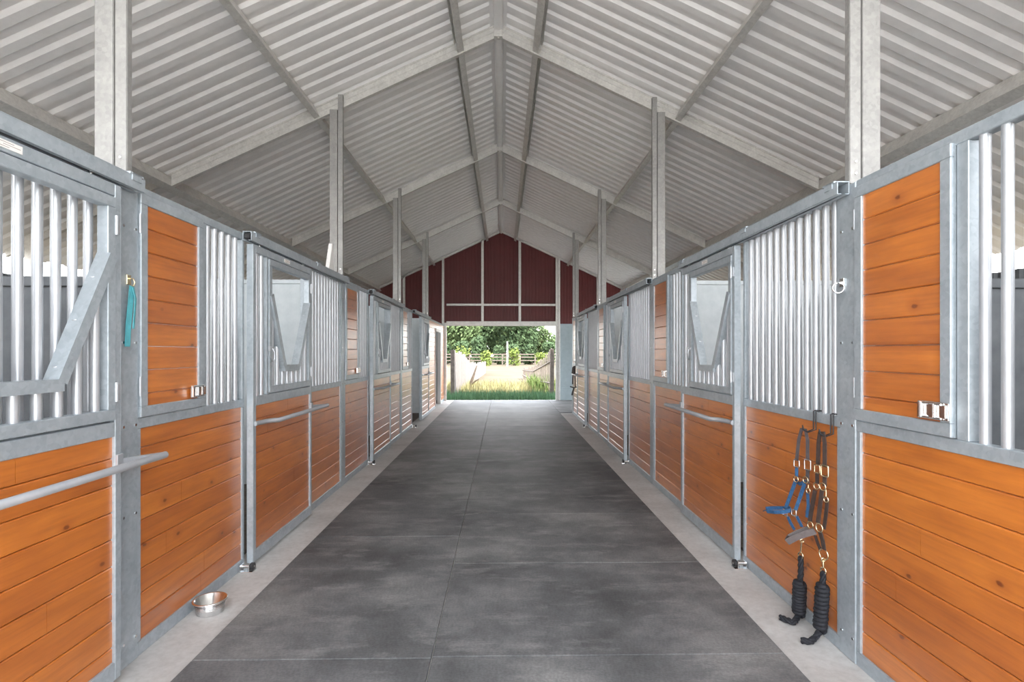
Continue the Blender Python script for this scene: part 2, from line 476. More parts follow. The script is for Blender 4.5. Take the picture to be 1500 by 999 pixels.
for sx in (-1, 1):
    a, b_ = W + .05, WO; y0, y1 = Y_NEAR - .10, Y_NEAR - .04
    vs = [(sx*a,y0,0),(sx*b_,y0,0),(sx*b_,y0,2.45),(sx*a,y0,2.45)]
    vs += [(v[0], y1, v[2]) for v in vs]
    m.add(vs, [(0,1,2,3),(7,6,5,4),(0,4,5,1),(1,5,6,2),(2,6,7,3),(3,7,4,0)])
struct(m.build('wall_near', RED))  # unseen end walls, kept low so light reaches the near ceiling
def trim(n, *boxes):
    m = MB()
    for b_ in boxes: m.box(*b_, .004)
    struct(m.build('trim_%d' % n, GALV_ROOF))
ye0, ye1 = Y_END - .02, Y_END + .07
trim(1, (-1.90, -1.83, ye0, ye1, 0, roof_z(1.87)-.02), (-1.825, -1.755, ye0+.01, ye1, 0, 2.50))
trim(2, (1.83, 1.90, ye0, ye1, 0, roof_z(1.87)-.02), (1.755, 1.825, ye0+.01, ye1, 0, roof_z(1.8)-.02))
for n, x in ((3, -.60), (4, .60)): trim(n, (x-.04, x+.04, ye0+.02, ye1, 2.545, roof_z(x)-.04))
for n, x in ((5, -3.12), (6, 3.12)): trim(n, (x-.04, x+.04, ye0+.02, ye1, 2.47, roof_z(x)-.04))
trim(7, (-1.755, -.64, ye0+.02, ye1, 3.045, 3.115)); trim(8, (-.56, .56, ye0+.02, ye1, 3.045, 3.115)); trim(9, (.64, 1.755, ye0+.02, ye1, 3.045, 3.115))
trim(10, (-1.755, 1.755, ye0-.02, ye1+.05, 2.47, 2.545), (-1.755, 1.755, ye0, ye1+.05, 2.40, 2.47))
for n, sx in ((11, -1), (12, 1)):
    m = MB(); a, b_ = 0.05, WO
    vs = []
    for (x, d) in ((a, 0), (b_, 0), (b_, .07), (a, .07)):
        for yy in (ye0+.02, ye1): vs.append((sx*x, yy, roof_z(x)-.015-d))
    m.add(vs, [(0,2,4,6),(1,7,5,3),(0,1,3,2),(2,3,5,4),(4,5,7,6),(6,7,1,0)])
    struct(m.build('trim_%d' % n, GALV_ROOF))

# ------------------------------------------------------------------ roof frame
NEARNESS = ['nearest the camera', 'second from the camera', 'third from the camera', 'farthest from the camera']
def rafter(sx, k):
    yc = P0 + .029 + BAY*k
    m = MB(); y0, y1 = yc, yc + .055
    def seg(xa, xb, d0, d1, ya=y0, yb=y1, lip=True):
        vs = []
        for (x, d) in ((xa, d0), (xb, d0), (xb, d1), (xa, d1)):
            for yy in (ya, yb): vs.append((sx*x, yy, roof_z(x) - d))
        m.add(vs, [(0,2,4,6),(1,7,5,3),(0,1,3,2),(2,3,5,4),(4,5,7,6),(6,7,1,0)])
    seg(.05, 3.86, .012, .172, y0+.012, y1)            # web
    seg(.05, 3.86, .012, .030, y0, y0+.012)            # upper lip
    seg(.05, 3.86, .150, .172, y0, y0+.012)            # lower lip
    seg(.05, 3.86, .085, .092, y0+.006, y0+.012)       # pressed stiffener line
    side = 'left' if sx < 0 else 'right'
    o = m.build('roof_rafter', GALV_ROOF)
    tag(o, 'galvanized sloping rafter under the %s roof slope, %s' % (side, NEARNESS[k]), 'rafter', 'sloping rafters under the roof')
    m = MB()
    vs = []
    for (x, d) in ((3.98, .015), (WO+.3, .015), (WO+.3, .10), (3.98, .10)):
        for yy in (y0+.01, y1): vs.append((sx*x, yy, roof_z(x) - d))
    m.add(vs, [(0,2,4,6),(1,7,5,3),(0,1,3,2),(2,3,5,4),(4,5,7,6),(6,7,1,0)])
    m.build('rafter_tail', GALV_ROOF, o)
for sx in (-1, 1):
    for k in range(4): rafter(sx, k)

def purlin(sx, xc, drop, w, d, label, openside=True):
    """C section lying square to the roof slope, open to the down-slope side"""
    a = math.atan(PITCH); ca, sa = math.cos(a), math.sin(a)
    zc = roof_z(xc) - drop
    def L2W(u, v):  # u down-slope, v square to the roof (up)
        return (sx*(xc + u*ca + v*sa), zc - u*sa + v*ca)
    t = .006; lip = .02
    prof = [(-w/2,-d/2),(w/2,-d/2),(w/2,-d/2+lip),(w/2-t,-d/2+lip),(w/2-t,-d/2+t),(-w/2+t,-d/2+t),
            (-w/2+t,d/2-t),(w/2-t,d/2-t),(w/2-t,d/2-lip),(w/2,d/2-lip),(w/2,d/2),(-w/2,d/2)]
    m = MB(); m.extrude([L2W(*p) for p in prof], 1, Y_NEAR-.1, Y_END+.05)
    o = m.build('roof_purlin', GALV_ROOF)
    tag(o, label, 'purlin', 'purlins running the length of the roof'); return o
for sx, side in ((-1, 'left'), (1, 'right')):
    purlin(sx, .47, .085, .075, .13, 'long galvanized purlin closest to the ridge on the %s roof slope' % side)
    purlin(sx, 2.17, .085, .065, .13, 'long galvanized purlin halfway down the %s roof slope, passing beside the posts' % side)
    purlin(sx, 3.92, .095, .10, .15, 'long galvanized purlin lowest on the %s roof slope, above the stalls' % side)
# rounded ridge beam with square connector boxes
m = MB()
prof = [(.055*math.cos(PI + PI*i/12), RIDGE-.075 + .05*math.sin(PI + PI*i/12)) for i in range(13)] + [(.055, RIDGE-.02), (-.055, RIDGE-.02)]
m.extrude(prof, 1, Y_NEAR-.1, Y_END+.05)
for i in range(len(m.sm)): m.sm[i] = False
tag(m.build('ridge_beam', SHEET), 'rounded galvanized ridge beam along the peak of the roof', 'beam')
for k in range(4):
    yc = P0 + .029 + BAY*k; m = MB()
    m.box(-.052, .052, yc-.03, yc+.06, RIDGE-.185, RIDGE-.085, .006)
    m.box(-.04, .04, yc-.036, yc-.028, RIDGE-.173, RIDGE-.097, .002)
    m.box(-.012, .012, yc-.02, yc+.0, RIDGE-.205, RIDGE-.185, .002)
    tag(m.build('ridge_bracket', GALV_ROOF), 'square steel bracket at the ridge where rafters meet, %s' % NEARNESS[k], 'bracket', 'ridge brackets')

# tall posts carrying the roof, standing on the stall fronts
def roof_post(sx, k):
    y1 = P0 + .029 + BAY*k
    t = thing('roof_post', 'tall galvanized roof post above the %s stall fronts, %s' % ('left' if sx < 0 else 'right', NEARNESS[k]), 'post',
              (sx*(W+.07), y1, Z_TOP1), 0, 'tall roof posts')
    def chan(name, xa, xb, ya, yb, ztop, lipside):
        m = MB(); x0, x1 = xa-W-.07, xb-W-.07
        th = .008
        m.box(sx*x0, sx*x1, ya, ya+th, 0, ztop-Z_TOP1, .002)                  # face toward the camera
        m.box(sx*x0, sx*(x0+th), ya+th, yb, 0, ztop-Z_TOP1, .002)
        m.box(sx*x1, sx*(x1-th), ya+th, yb, 0, ztop-Z_TOP1, .002)
        m.build(name, GALV_POST, t)
    chan('inner_channel', W, W+.055, -.048, -.002, roof_z(W+.03)-.03, 1)
    chan('outer_channel', W+.061, W+.150, -.056, .02, roof_z(W+.10)-.178, 1)
    for zz in (.05, .11):
        m = MB(); m.tube([(sx*(-.045), -.046, zz), (sx*(-.045), -.056, zz)], .007, 6); m.build('bolt', CHROME, t)
for sx in (-1, 1):
    for k in range(4): roof_post(sx, k)

# ------------------------------------------------------------------ stall fronts (local: +x out into the aisle, y along the wall, z up)
BAR_MESH = {}
def bar(parent, x, y, z0, z1, r=.019):
    key = (round(z1-z0, 4), r)
    if key not in BAR_MESH:
        m = MB(); m.tube([(0,0,0), (0,0,z1-z0)], r, 14)
        o = m.build('bar', TUBE, parent); BAR_MESH[key] = o.data
    else: o = link('bar', BAR_MESH[key], parent)
    o.location = (x, y, z0); return o
def boards(m, x0, x1, ya, yb, z0, z1, pitch=.127, off=.055, seed=1, joints=True):
    rr = random.Random(seed)
    z = off + pitch*math.floor((z0-off)/pitch)
    while z < z1 - .002:
        a, b_ = max(z, z0), min(z+pitch, z1)
        cuts = [ya, yb]
        if joints and yb-ya > .9 and rr.random() < .45: cuts.insert(1, ya + (yb-ya)*rr.uniform(.2,.8))
        for p, q in zip(cuts[:-1], cuts[1:]):
            g = .0012; c = .005
            lo, hi = a + (g if a == z else 0), b_ - (g if b_ == z+pitch else 0)
            zc0 = c if a == z else 0; zc1 = c if b_ == z+pitch else 0
            vs = []
            for yy in (p + (.0008 if p != ya else 0), q - (.0008 if q != yb else 0)):
                vs += [(x0,yy,lo),(x1-c if zc0 else x1,yy,lo),(x1,yy,lo+zc0),(x1,yy,hi-zc1),(x1-c if zc1 else x1,yy,hi),(x0,yy,hi)]
            fs = [(0,1,2,3,4,5),(11,10,9,8,7,6)]
            for i in range(6):
                j = (i+1) % 6; fs.append((i, 6+i, 6+j, j))
            m.add(vs, fs)
        z += pitch
CH = .003
HW = (BAY/2 - .065) - 0.61      # nothing depends on it elsewhere
def frame_box(m, L, z_bottom=True):
    """rails of a fixed stall front section of length L, y from 0 to L"""
    m.box(-.05, 0, 0, L, 0, .072, CH)
    m.box(-.05, 0, 0, L, Z_RAIL0, Z_RAIL1, CH)
    m.box(-.05, 0, 0, L, Z_TOP0, Z_TOP1, CH)
    for y0, y1 in ((0, .03), (L-.03, L)):
        m.box(-.05, -.001, y0, y1, .072, Z_RAIL0, CH)
        m.box(-.05, -.001, y0, y1, Z_RAIL1, Z_TOP0, CH)

def hatch_section(label, group):
    L = 1.155
    t = thing('hatch_panel', label, 'stall panel', group=group)
    m = MB(); frame_box(m, L)
    m.box(-.05, -.001, .60, .655, Z_RAIL1, Z_TOP0, CH)
    m.build('frame', GALV, t)
    m = MB(); boards(m, -.04, -.012, .03, L-.03, .072, Z_RAIL0, seed=3); m.build('boards', WOOD, t)
    n = 5
    for i in range(n): bar(t, -.025, .70 + i*.090, Z_RAIL1, Z_TOP0)
    # hinged feed hatch
    y0, y1, z0, z1, fw = .006, .592, Z_RAIL1+.005, Z_TOP0+.012, .055
    m = MB()
    m.box(.001, .016, y0, y1, z0, z0+fw, CH); m.box(.001, .016, y0, y1, z1-fw, z1, CH)
    m.box(.001, .016, y0, y0+fw, z0+fw, z1-fw, CH); m.box(.001, .016, y1-fw, y1, z0+fw, z1-fw, CH)
    m.box(-.03, .001, y0, y0+.012, z0, z1); m.box(-.03, .001, y1-.012, y1, z0, z1)
    h = m.build('hatch', GALV, t)
    m = MB(); boards(m, -.022, .006, y0+fw, y1-fw, z0+fw, z1-fw, .124, z0+fw+.065, seed=5, joints=False); m.build('boards', WOOD, h)
    # folded latch
    zc = z0 + fw + .045; m = MB()
    m.box(.016, .024, y1-.145, y1-.002, zc-.036, zc+.036, .003)
    m.box(.024, .040, y1-.145, y1-.128, zc-.036, zc+.036, .004)
    m.box(.024, .038, y1-.088, y1-.060, zc-.030, zc+.030, .004)
    m.tube([(.030, y1-.130, zc+.028), (.030, y1-.030, zc+.028)], .0045, 8)
    m.tube([(.030, y1-.130, zc-.028), (.030, y1-.030, zc-.028)], .0045, 8)
    m.box(.020, .034, y1-.036, y1-.004, zc-.028, zc+.028, .004)
    m.build('latch', CHROME, t)
    for zz in (z0+.16, z1-.16):
        m = MB(); m.tube([(.012, y0-.002, zz-.05), (.012, y0-.002, zz+.05)], .007, 8); m.build('hinge', TUBE, t)
    return t

def fixed_section(label, group):
    L = 1.153
    t = thing('bar_panel', label, 'stall panel', group=group)
    m = MB(); frame_box(m, L); m.build('frame', GALV, t)
    m = MB(); boards(m, -.04, -.012, .03, L-.03, .072, Z_RAIL0, seed=11); m.build('boards', WOOD, t)
    for i in range(12): bar(t, -.025, .08 + i*.0905, Z_RAIL1, Z_TOP0)
    return t

def track(L, label, group):
    t = thing('door_track', label, 'door track', group=group)
    m = MB(); x0, x1, z0, z1, th = .006, .070, 2.378, 2.445, .005
    m.box(x0, x1, 0, L, z1-th, z1, .001); m.box(x0, x0+th, 0, L, z0, z1-th, .001); m.box(x1-th, x1, 0, L, z0, z1-th, .001)
    m.box(x0, x0+.024, 0, L, z0, z0+th, .001); m.box(x1-.022, x1, 0, L, z0, z0+th, .001)
    m.build('rail', GALV, t)
    for y in (.05, L*.55, L-.12):
        m = MB()
        m.box(x0-.004, x1+.006, y, y+.10, z1-.004, z1+.008, .002)
        m.box(x1, x1+.006, y+.015, y+.085, z1-.03, z1+.008, .002)
        m.build('bracket', GALV, t)
    m = MB(); m.box(x0+.012, x1-.012, -.006, .03, z0+.012, z1-.014, .006); m.build('end_stop', RUBBER, t)
    return t

DW = 1.212
def v_top(y, ya, yb, yc0, yc1, zs, zb):
    if y < yc0: return zs + (zb-zs)*(y-ya)/(yc0-ya)
    if y > yc1: return zs + (zb-zs)*(yb-y)/(yb-yc1)
    return zb
def stall_door(label, group, rail_dir):
    """y from 0 (latch stile) to DW (hinge stile)"""
    t = thing('sliding_stall_door', label, 'stall door', group=group)
    x0, x1 = .014, .062
    m = MB()
    m.box(x0, x1, 0, .048, .03, 2.362, CH); m.box(x0, x1, DW-.04, DW, .03, 2.362, CH)
    m.box(x0, x1, .048, DW-.04, .03, .115, CH)
    m.box(x0, x1, .048, DW-.04, Z_RAIL0, 1.245, CH); m.box(x0, x1, .048, DW-.04, 2.305, 2.362, CH)
    m.box(x0, x1, .225, .255, 1.245, 2.305, CH)
    m.build('frame', GALV, t)
    m = MB(); boards(m, x0+.006, x0+.034, .048, DW-.04, .115, Z_RAIL0, seed=21); m.build('boards', WOOD, t)
    for y in (.092, .176): bar(t, (x0+x1)/2, y, 1.245, 2.305)
    # hinged yoke window
    ya, yb, za, zb, fw = .262, DW-.046, 1.255, 2.298, .05
    g0, g1 = x0+.004, x1+.008
    m = MB()
    m.box(g0, g1, ya, ya+fw, za+fw, zb-fw, CH); m.box(g0, g1, yb-fw, yb, za+fw, zb-fw, CH)
    m.box(g0, g1, ya, yb, za, za+fw, CH); m.box(g0, g1, ya, yb, zb-fw, zb, CH)
    w = m.build('yoke_window', GALV, t)
    ia, ib = ya+fw, yb-fw
    c0, c1, zs, zv = .565, .825, 2.03, 1.462
    m = MB()
    def plate(p, q, hw):      # a bar of the yoke, between two points in the (y,z) plane, hanging below the line
        (ay, az), (by, bz) = p, q
        d = Vector((by-ay, bz-az)); n = Vector((-d.y, d.x)).normalized()*hw
        if n.y > 0: n = -n
        vs = [(g0, ay, az), (g0, by, bz), (g0, by+n.x, bz+n.y), (g0, ay+n.x, az+n.y)]
        vs += [(g1+.012, a[1], a[2]) for a in vs]
        m.add(vs, [(0,1,2,3),(7,6,5,4),(0,4,5,1),(1,5,6,2),(2,6,7,3),(3,7,4,0)])
    th = .05
    plate((ia, zs), (c0, zv), th); plate((c1, zv), (ib, zs), th); plate((c0-.03, zv), (c1+.03, zv), th)
    m.build('yoke', GALV, w)
    n = 8
    for i in range(n):
        y = ia + .045 + i*(ib-ia-.09)/(n-1)
        bar(w, (x0+x1)/2+.004, y, za+fw, v_top(y, ia, ib, c0, c1, zs, zv)-.03)
    for zz in (za+.13, zb-.13):
        m = MB(); m.tube([(x1+.008, yb+.004, zz-.045), (x1+.008, yb+.004, zz+.045)], .009, 10)
        m.box(x1-.002, x1+.006, yb-.03, yb+.034, zz-.035, zz+.035, .002); m.build('hinge', TUBE, t)
    # slam latch on the yoke window
    m = MB(); zl = 1.60
    m.box(x1+.006, x1+.016, ya-.03, ya+.045, zl-.012, zl+.012, .002)
    m.box(x1+.006, x1+.022, ya-.028, ya-.006, zl-.022, zl+.022, .003)
    m.tube([(x1+.018, ya+.03, zl), (x1+.03, ya+.036, zl-.03), (x1+.03, ya+.036, zl-.085), (x1+.018, ya+.02, zl-.10), (x1+.014, ya+.005, zl-.06)], .006, 8)
    m.build('latch', TUBE, t)
    # grab rail standing off the door, running past its edge
    zr, xo, r = 1.045, x1+.085, .018
    if rail_dir > 0: f = lambda y: y
    else: f = lambda y: DW - y
    path = [(x1, f(.024), zr)]
    path += [(x1+.085*(1-math.cos(a)) , f(.024+.22*math.sin(a)), zr) for a in (.35, .7, 1.0, 1.3, PI/2)]
    path += [(xo, f(DW+.20), zr)]
    m = MB(); m.tube(path, r, 12)
    ye = f(DW-.02); yt = f(DW+.205)
    m.add([(x1, f(DW-.03), zr-.012), (x1, f(DW-.03), zr+.022), (xo+.005, f(DW+.205), zr+.012), (xo+.005, f(DW+.205), zr-.012),
           (x1, f(DW+.0), zr-.012), (x1, f(DW+.0), zr+.022), (xo-.01, f(DW+.225), zr+.012), (xo-.01, f(DW+.225), zr-.012)],
          [(0,1,2,3),(7,6,5,4),(0,4,5,1),(1,5,6,2),(2,6,7,3),(3,7,4,0)])
    m.box(x1, x1+.012, f(DW-.04), f(DW), zr-.02, zr+.045, .002)
    m.build('grab_rail', TUBE, t)
    # maker's plate with unreadable faded print
    m = MB(); m.box(x1, x1+.002, .56, .68, 2.320, 2.349); pl = m.build('plate', DECAL, t)
    m = MB()
    for q, (a, b_) in enumerate(((.585,.645),(.600,.672),(.575,.625))):
        m.box(x1+.002, x1+.0024, a, b_, 2.341-q*.008, 2.3435-q*.008)
    m.build('print', INK, pl)
    # hangers in the track
    for y in (.16, DW-.16):
        m = MB(); m.tube([(.038, y, 2.36), (.038, y, 2.40)], .008, 8); m.build('hanger_bolt', CHROME, t)
    return t
def stay_roller():
    """guide roller bracket bolted to the floor at the foot of a door"""
    m = MB()
    m.box(.006, .10, -.035, .035, 0, .006, .002)
    m.box(.070, .076, -.03, .03, .006, .055, .002); m.box(.006, .012, -.03, .03, .006, .05, .002)
    m.tube([(.006, 0, .035), (.10, 0, .035)], .008, 8)
    t = m.build('door_guide', CHROME)
    m = MB(); m.tube([(.078, 0, .035), (.098, 0, .035)], .026, 14); m.build('roller', RUBBER, t)
    return t

protos = {}
def place(kind, make, side, y, label):
    """side -1: left wall, +1: right wall (turned half round). y = start of the section nearest its own local y=0"""
    if kind not in protos: o = make(); protos[kind] = o
    else: o = copy_tree(protos[kind])
    o.location = (side*W, y, 0); o.rotation_euler = (0, 0, 0 if side < 0 else PI)
    o['label'] = label
    return o
SIDE = {-1: 'left', 1: 'right'}
NB = {-1: 'nearest the camera', 0: 'second from the camera', 1: 'third from the camera', 2: 'farthest from the camera'}
def in_right(k, v): return post_y(k+1) - v     # v measured from the far post of the bay
G_H, G_F, G_T = 'feed hatch panels of the stall fronts', 'fixed bar panels of the stall fronts', 'door tracks above the stall doors'
for side in (-1, 1):
    for k in range(-1, 3):
        def yy(v): return post_y(k) + v if side < 0 else post_y(k+1) - v
        near_r = {-1: 'nearest the camera', 0: 'second from the camera', 1: 'third from the camera', 2: 'fourth from the camera'}
        s = SIDE[side]
        # feed hatch + bars
        if not (side < 0 and k == -1):
            idx = k if side < 0 else k + 1
            tail = ['nearest the camera', 'second from the camera', 'third from the camera', 'farthest from the camera'][idx]
            place('hatch', lambda: hatch_section('', G_H), side, yy(.065), 'stall front section with wooden feed hatch in the %s row, %s' % (s, tail))
        if not (side > 0 and k == -1):
            idx = k + 1 if side < 0 else k
            tail = ['nearest the camera', 'second from the camera', 'third from the camera', 'farthest from the camera'][idx]
            place('fixed', lambda: fixed_section('', G_F), side, yy(2.44), 'fixed stall section of upright bars over boards in the %s row, %s' % (s, tail))
            slide = 0
            extra = 'closed'
            if side < 0 and k == -1: slide, extra = 1.08, 'slid open over its bars'
            if side < 0 and k == 2: slide, extra = .92, 'slid open showing the pale stall inside'
            o = place('door%d' % side, lambda: stall_door('', 'sliding stall doors', -side), side, yy(1.224 + slide), '%s sliding stall door with V yoke in the %s row, %s' % (extra, s, tail))
            place('track', lambda: track(2.50, '', G_T), side, yy(1.18), 'galvanized sliding door track on the %s stall row, %s' % (s, tail))
            g = place('guide', stay_roller, side, post_y(k)+1.16, '')
            tag(g, 'small roller guide on the concrete under the %s row doors, %s' % (s, tail), 'door guide', 'floor guides of the sliding doors')

# stall posts
for side in (-1, 1):
    for k in range(0, 4):
        t = thing('stall_post', '%s stall row upright between sections, %s' % ('galvanized ' + SIDE[side], NEARNESS[k]), 'post', (side*W, post_y(k), 0), 0 if side < 0 else PI, 'stall row uprights')
        m = MB(); m.box(-.10, .004, -.0645, .0645, 0, Z_TOP1-.004, .004); m.build('upright', GALV, t)
        for zz in (.12, .75, 1.20, 1.62, 2.2):
            for yb in (-.045, .045):
                m = MB(); m.tube([(.003, yb, zz), (.008, yb, zz)], .007, 8); m.build('screw', CHROME, t)

# tack room wall: boards to the top, with an open doorway, on the left beyond the last stall
t = thing('plank_wall', 'board wall with an open doorway beside the far end of the barn', 'wall panel', (-W, post_y(3)+.065, 0))
L = Y_END - post_y(3) - .065 - .03
d0, d1, dz = 15.17-post_y(3)-.065, 16.30-post_y(3)-.065, 2.14
m = MB()
for (a, b_) in ((0, d0-.05), (d1+.05, L)): m.box(-.05, 0, a, b_, 0, .072, CH)
m.box(-.05, 0, 0, L, Z_TOP0, Z_TOP1, CH)
m.build('frame', GALV, t)
m = MB()
boards(m, -.04, -.008, 0, d0-.05, .072, Z_TOP0, seed=31); boards(m, -.04, -.008, d1+.05, L, .072, Z_TOP0, seed=32)
boards(m, -.04, -.008, d0-.05, d1+.05, dz+.06, Z_TOP0, seed=33)
m.build('boards', WOOD, t)
m = MB()
m.box(-.09, .018, d0-.05, d0, 0, dz+.06, CH); m.box(-.09, .018, d1, d1+.05, 0, dz+.06, CH); m.box(-.09, .03, d0-.06, d1+.06, dz, dz+.09, CH)
m.build('door_casing', WHITE, t)

# ------------------------------------------------------------------ small things
# steel bowl on the concrete strip
c = (-W+.115, 3.30, .0005)
t = thing('steel_bowl', 'round stainless steel bowl on the concrete below the left boards', 'bowl', c)
m = MB()
prof = [(0,0),(.070,0),(.076,.004),(.086,.074),(.092,.078),(.097,.075),(.098,.079),(.092,.084),(.084,.080),(.072,.010),(.0,.008)]
m.lathe(prof, (0,0,0), 40); m.build('bowl', CHROME, t)
m = MB()
for zz in (.018, .028, .038, .048, .058): m.ring((0,0,zz), (0,0,1), .0735+.0135*(zz-.004)/.07*1.0+.0006, .0008, 40, 5)
m.build('rib', CHROME, t)

# tapered white upright beside the second roof post on the left
m = MB(); y = 5.88
m.extrude([(y-.08, 2.456), (y+.08, 2.456), (y+.08, 2.75), (y+.035, 2.75)], 0, -W-.01, -W+.03)
tag(m.build('tapered_bracket', WHITE), 'small tapered white bracket on the left stall row beside a roof post', 'bracket')

# turquoise ribbon on a hook, left first stall post
t = thing('ribbon_hook', 'turquoise ribbon hanging from a brass hook on the nearest left stall upright', 'hook', (-W+.004, P0-.01, 1.93))
m = MB(); m.box(0, .006, -.016, .016, -.02, .03, .002)
m.tube([(.006,0,.012), (.026,0,.01), (.034,0,-.01), (.026,0,-.028), (.014,0,-.026)], .004, 8); m.build('hook', BRASS, t)
m = MB()
m.strap([(.020,0,-.028), (.022,-.012,-.10), (.016,-.020,-.22), (.012,-.022,-.33)], .036, .003, (1,0,0))
m.strap([(.024,0,-.028), (.030,.012,-.09), (.022,.016,-.17), (.018,.014,-.24)], .022, .003, (1,.3,0))
m.build('ribbon', TEAL, t)
# eye bolt ring on the right post
t = thing('tie_ring', 'small steel tie ring on the right stall upright next to the hatch', 'ring', (W-.004, P0+.035, 1.935))
m = MB(); m.box(-.008, 0, -.018, .018, -.022, .022, .002); m.tube([(-.008,0,0), (-.03,0,0)], .006, 8); m.build('plate', CHROME, t)
m = MB(); m.ring((-.024, 0, -.028), (.5,1,0), .026, .004); m.build('ring', CHROME, t)

# halters and ropes on the right: px(x,y,w) gives the point that lies w metres off the right boards
CAMX, CAMH, YAW, F = .0532, 1.575, .01699, 792.5
def pt(px, py, w=.03):
    u = (px-750)/F; dx = math.sin(YAW)+u*math.cos(YAW); dy = math.cos(YAW)-u*math.sin(YAW)
    d = (W - w - CAMX)/dx
    return Vector((W-w, d*dy, CAMH + (515-py)/F*d))
NX = (-1, -.25, 0)
def wire_hook(x0, label, w=.0):
    y = pt(x0, 620).y; z = Z_RAIL1 + .004
    t = thing('halter_hook', label, 'hook', (W, y, z), 0, 'black wire hooks on the rail')
    m = MB()
    for dy in (-.012, .012):
        m.tube([(.045,dy,-.03), (.045,dy,.004), (0,dy,.006), (-.008,dy,.002), (-.009,dy,-.10), (-.05,dy*.6,-.115), (-.075,dy*.3,-.10), (-.078,0,-.075)], .0035, 6)
    m.build('wire', BLACK, t)
    return t
wire_hook(1188, 'black wire hook on the rail carrying the blue halter')
wire_hook(1213, 'black wire hook on the rail carrying the brown halter')

def pts(lst, w): return [pt(a, b, w if len(q) == 0 else q[0]) for (a, b, *q) in lst]
# blue halter
t = thing('blue_halter', 'blue nylon halter with grey crown strap hanging on the right boards', 'halter', pt(1175, 690, .03), 0, 'halters on the right boards')
o0 = t.location.copy()
def rel(lst): return [p - o0 for p in lst]
m = MB()
m.strap(rel(pts([(1167,674),(1170,645),(1174,629),(1180,630),(1183,645),(1183,674)], .055)), .022, .004, NX)
m.strap(rel(pts([(1183,688),(1183,708)], .05)), .022, .005, NX)
m.build('crown_strap', GREYLEATHER, t)
m = MB()
m.strap(rel(pts([(1167,684),(1167,698)], .045)), .022, .004, NX)
m.strap(rel(pts([(1165,706,.05),(1158,725,.06),(1151,744,.075)], .05)), .022, .005, NX)
m.strap(rel(pts([(1179,708,.055),(1172,728,.065),(1165,748,.08)], .05)), .022, .005, NX)
m.strap(rel(pts([(1183,720,.04),(1184,740,.04),(1182,758,.045)], .04)), .020, .004, NX)
m.strap(rel(pts([(1154,757,.075),(1158,766,.07),(1164,776,.06)], .05)), .020, .004, NX)
m.strap(rel(pts([(1167,756,.08),(1171,764,.07),(1175,772,.06)], .05)), .020, .004, NX)
m.strap(rel(pts([(1165,704),(1172,709),(1180,705)], .03)), .02, .004, NX)
m.build('cheek_straps', NAVY, t)
m = MB()
a = pts([(1160,747,.085),(1148,750,.11),(1134,750,.14),(1123,749,.155),(1120,748,.145),(1122,745,.12),(1134,744,.09),(1148,744,.06),(1158,744,.05)], .1)
m.strap(rel(a), .022, .005, (-.4,-1,0)); m.build('noseband', NAVY, t)
for (x, y_, w, h, ww) in ((1167,679,.040,.042,.05),(1183,681,.044,.060,.06)):
    m = MB(); m.rect_ring(pt(x, y_, ww)-o0, NX, w, h, .004); m.build('buckle', CHROME, t)
for (x, y_, rr, ww) in ((1166,702,.017,.055),(1180,703,.018,.06)):
    m = MB(); m.ring(pt(x, y_, ww)-o0, NX, rr, .0032); m.build('ring', BRASS, t)
for (x, y_, ww) in ((1150,751,.085),(1163,751,.09)):
    m = MB(); m.rect_ring(pt(x, y_, ww)-o0, NX, .034, .034, .0035); m.build('square_ring', CHROME, t)
m = MB(); p = pt(1184, 710, .05)-o0
m.tube([p, p+Vector((0,0,-.02))], .004, 8); m.ring(p+Vector((0,0,-.034)), NX, .014, .0035); m.build('snap', BRASS, t)
# brown halter
t = thing('brown_halter', 'brown leather halter with brass buckles hanging next to the upright', 'halter', pt(1204, 700, .03), 0, 'halters on the right boards')
o0 = t.location.copy()
m = MB()
m.strap(rel(pts([(1198,680),(1199,650),(1201,634),(1206,634),(1208,650),(1208,684)], .055)), .024, .005, NX)
m.strap(rel(pts([(1197,694),(1197,708)], .05)), .022, .005, NX)
m.strap(rel(pts([(1208,696),(1208,712)], .055)), .024, .005, NX)
m.build('crown_strap', BROWNLEATHER, t)
m = MB()
m.strap(rel(pts([(1194,718,.05),(1190,740,.06),(1186,764,.075)], .05)), .024, .006, NX)
m.strap(rel(pts([(1204,718,.06),(1201,742,.07),(1198,766,.08)], .05)), .024, .006, NX)
m.strap(rel(pts([(1212,732,.04),(1210,752,.04),(1207,775,.045)], .05)), .020, .005, NX)
m.strap(rel(pts([(1201,778,.075),(1205,792,.065),(1207,805,.055)], .05)), .024, .006, NX)
m.strap(rel(pts([(1194,784,.07),(1198,796,.06),(1202,806,.05)], .05)), .018, .005, NX)
m.build('cheek_straps', BROWNLEATHER, t)
m = MB()
m.strap(rel(pts([(1194,778,.085),(1180,782,.115),(1166,787,.145),(1153,794,.17)], .1)), .034, .008, (-.5,-1,0.1))
m.build('noseband', FLEECE, t)
m = MB()
m.strap(rel(pts([(1153,792,.172),(1156,786,.150),(1168,780,.11),(1184,774,.06)], .1)), .026, .006, (-.3,-1,.5))
m.build('nose_lining', BROWNLEATHER, t)
for (x, y_, w, h, ww) in ((1197,687,.036,.044,.055),(1208,690,.046,.062,.06)):
    m = MB(); m.rect_ring(pt(x, y_, ww)-o0, NX, w, h, .0042); m.build('buckle', BRASS, t)
for (x, y_, rr, ww) in ((1196,712,.018,.05),(1205,713,.020,.06),(1187,769,.019,.08),(1200,773,.022,.085),(1206.5,812,.029,.05)):
    m = MB(); m.ring(pt(x, y_, ww)-o0, NX, rr, .0036); m.build('ring', BRASS, t)
m = MB(); p = pt(1210, 720, .05)-o0
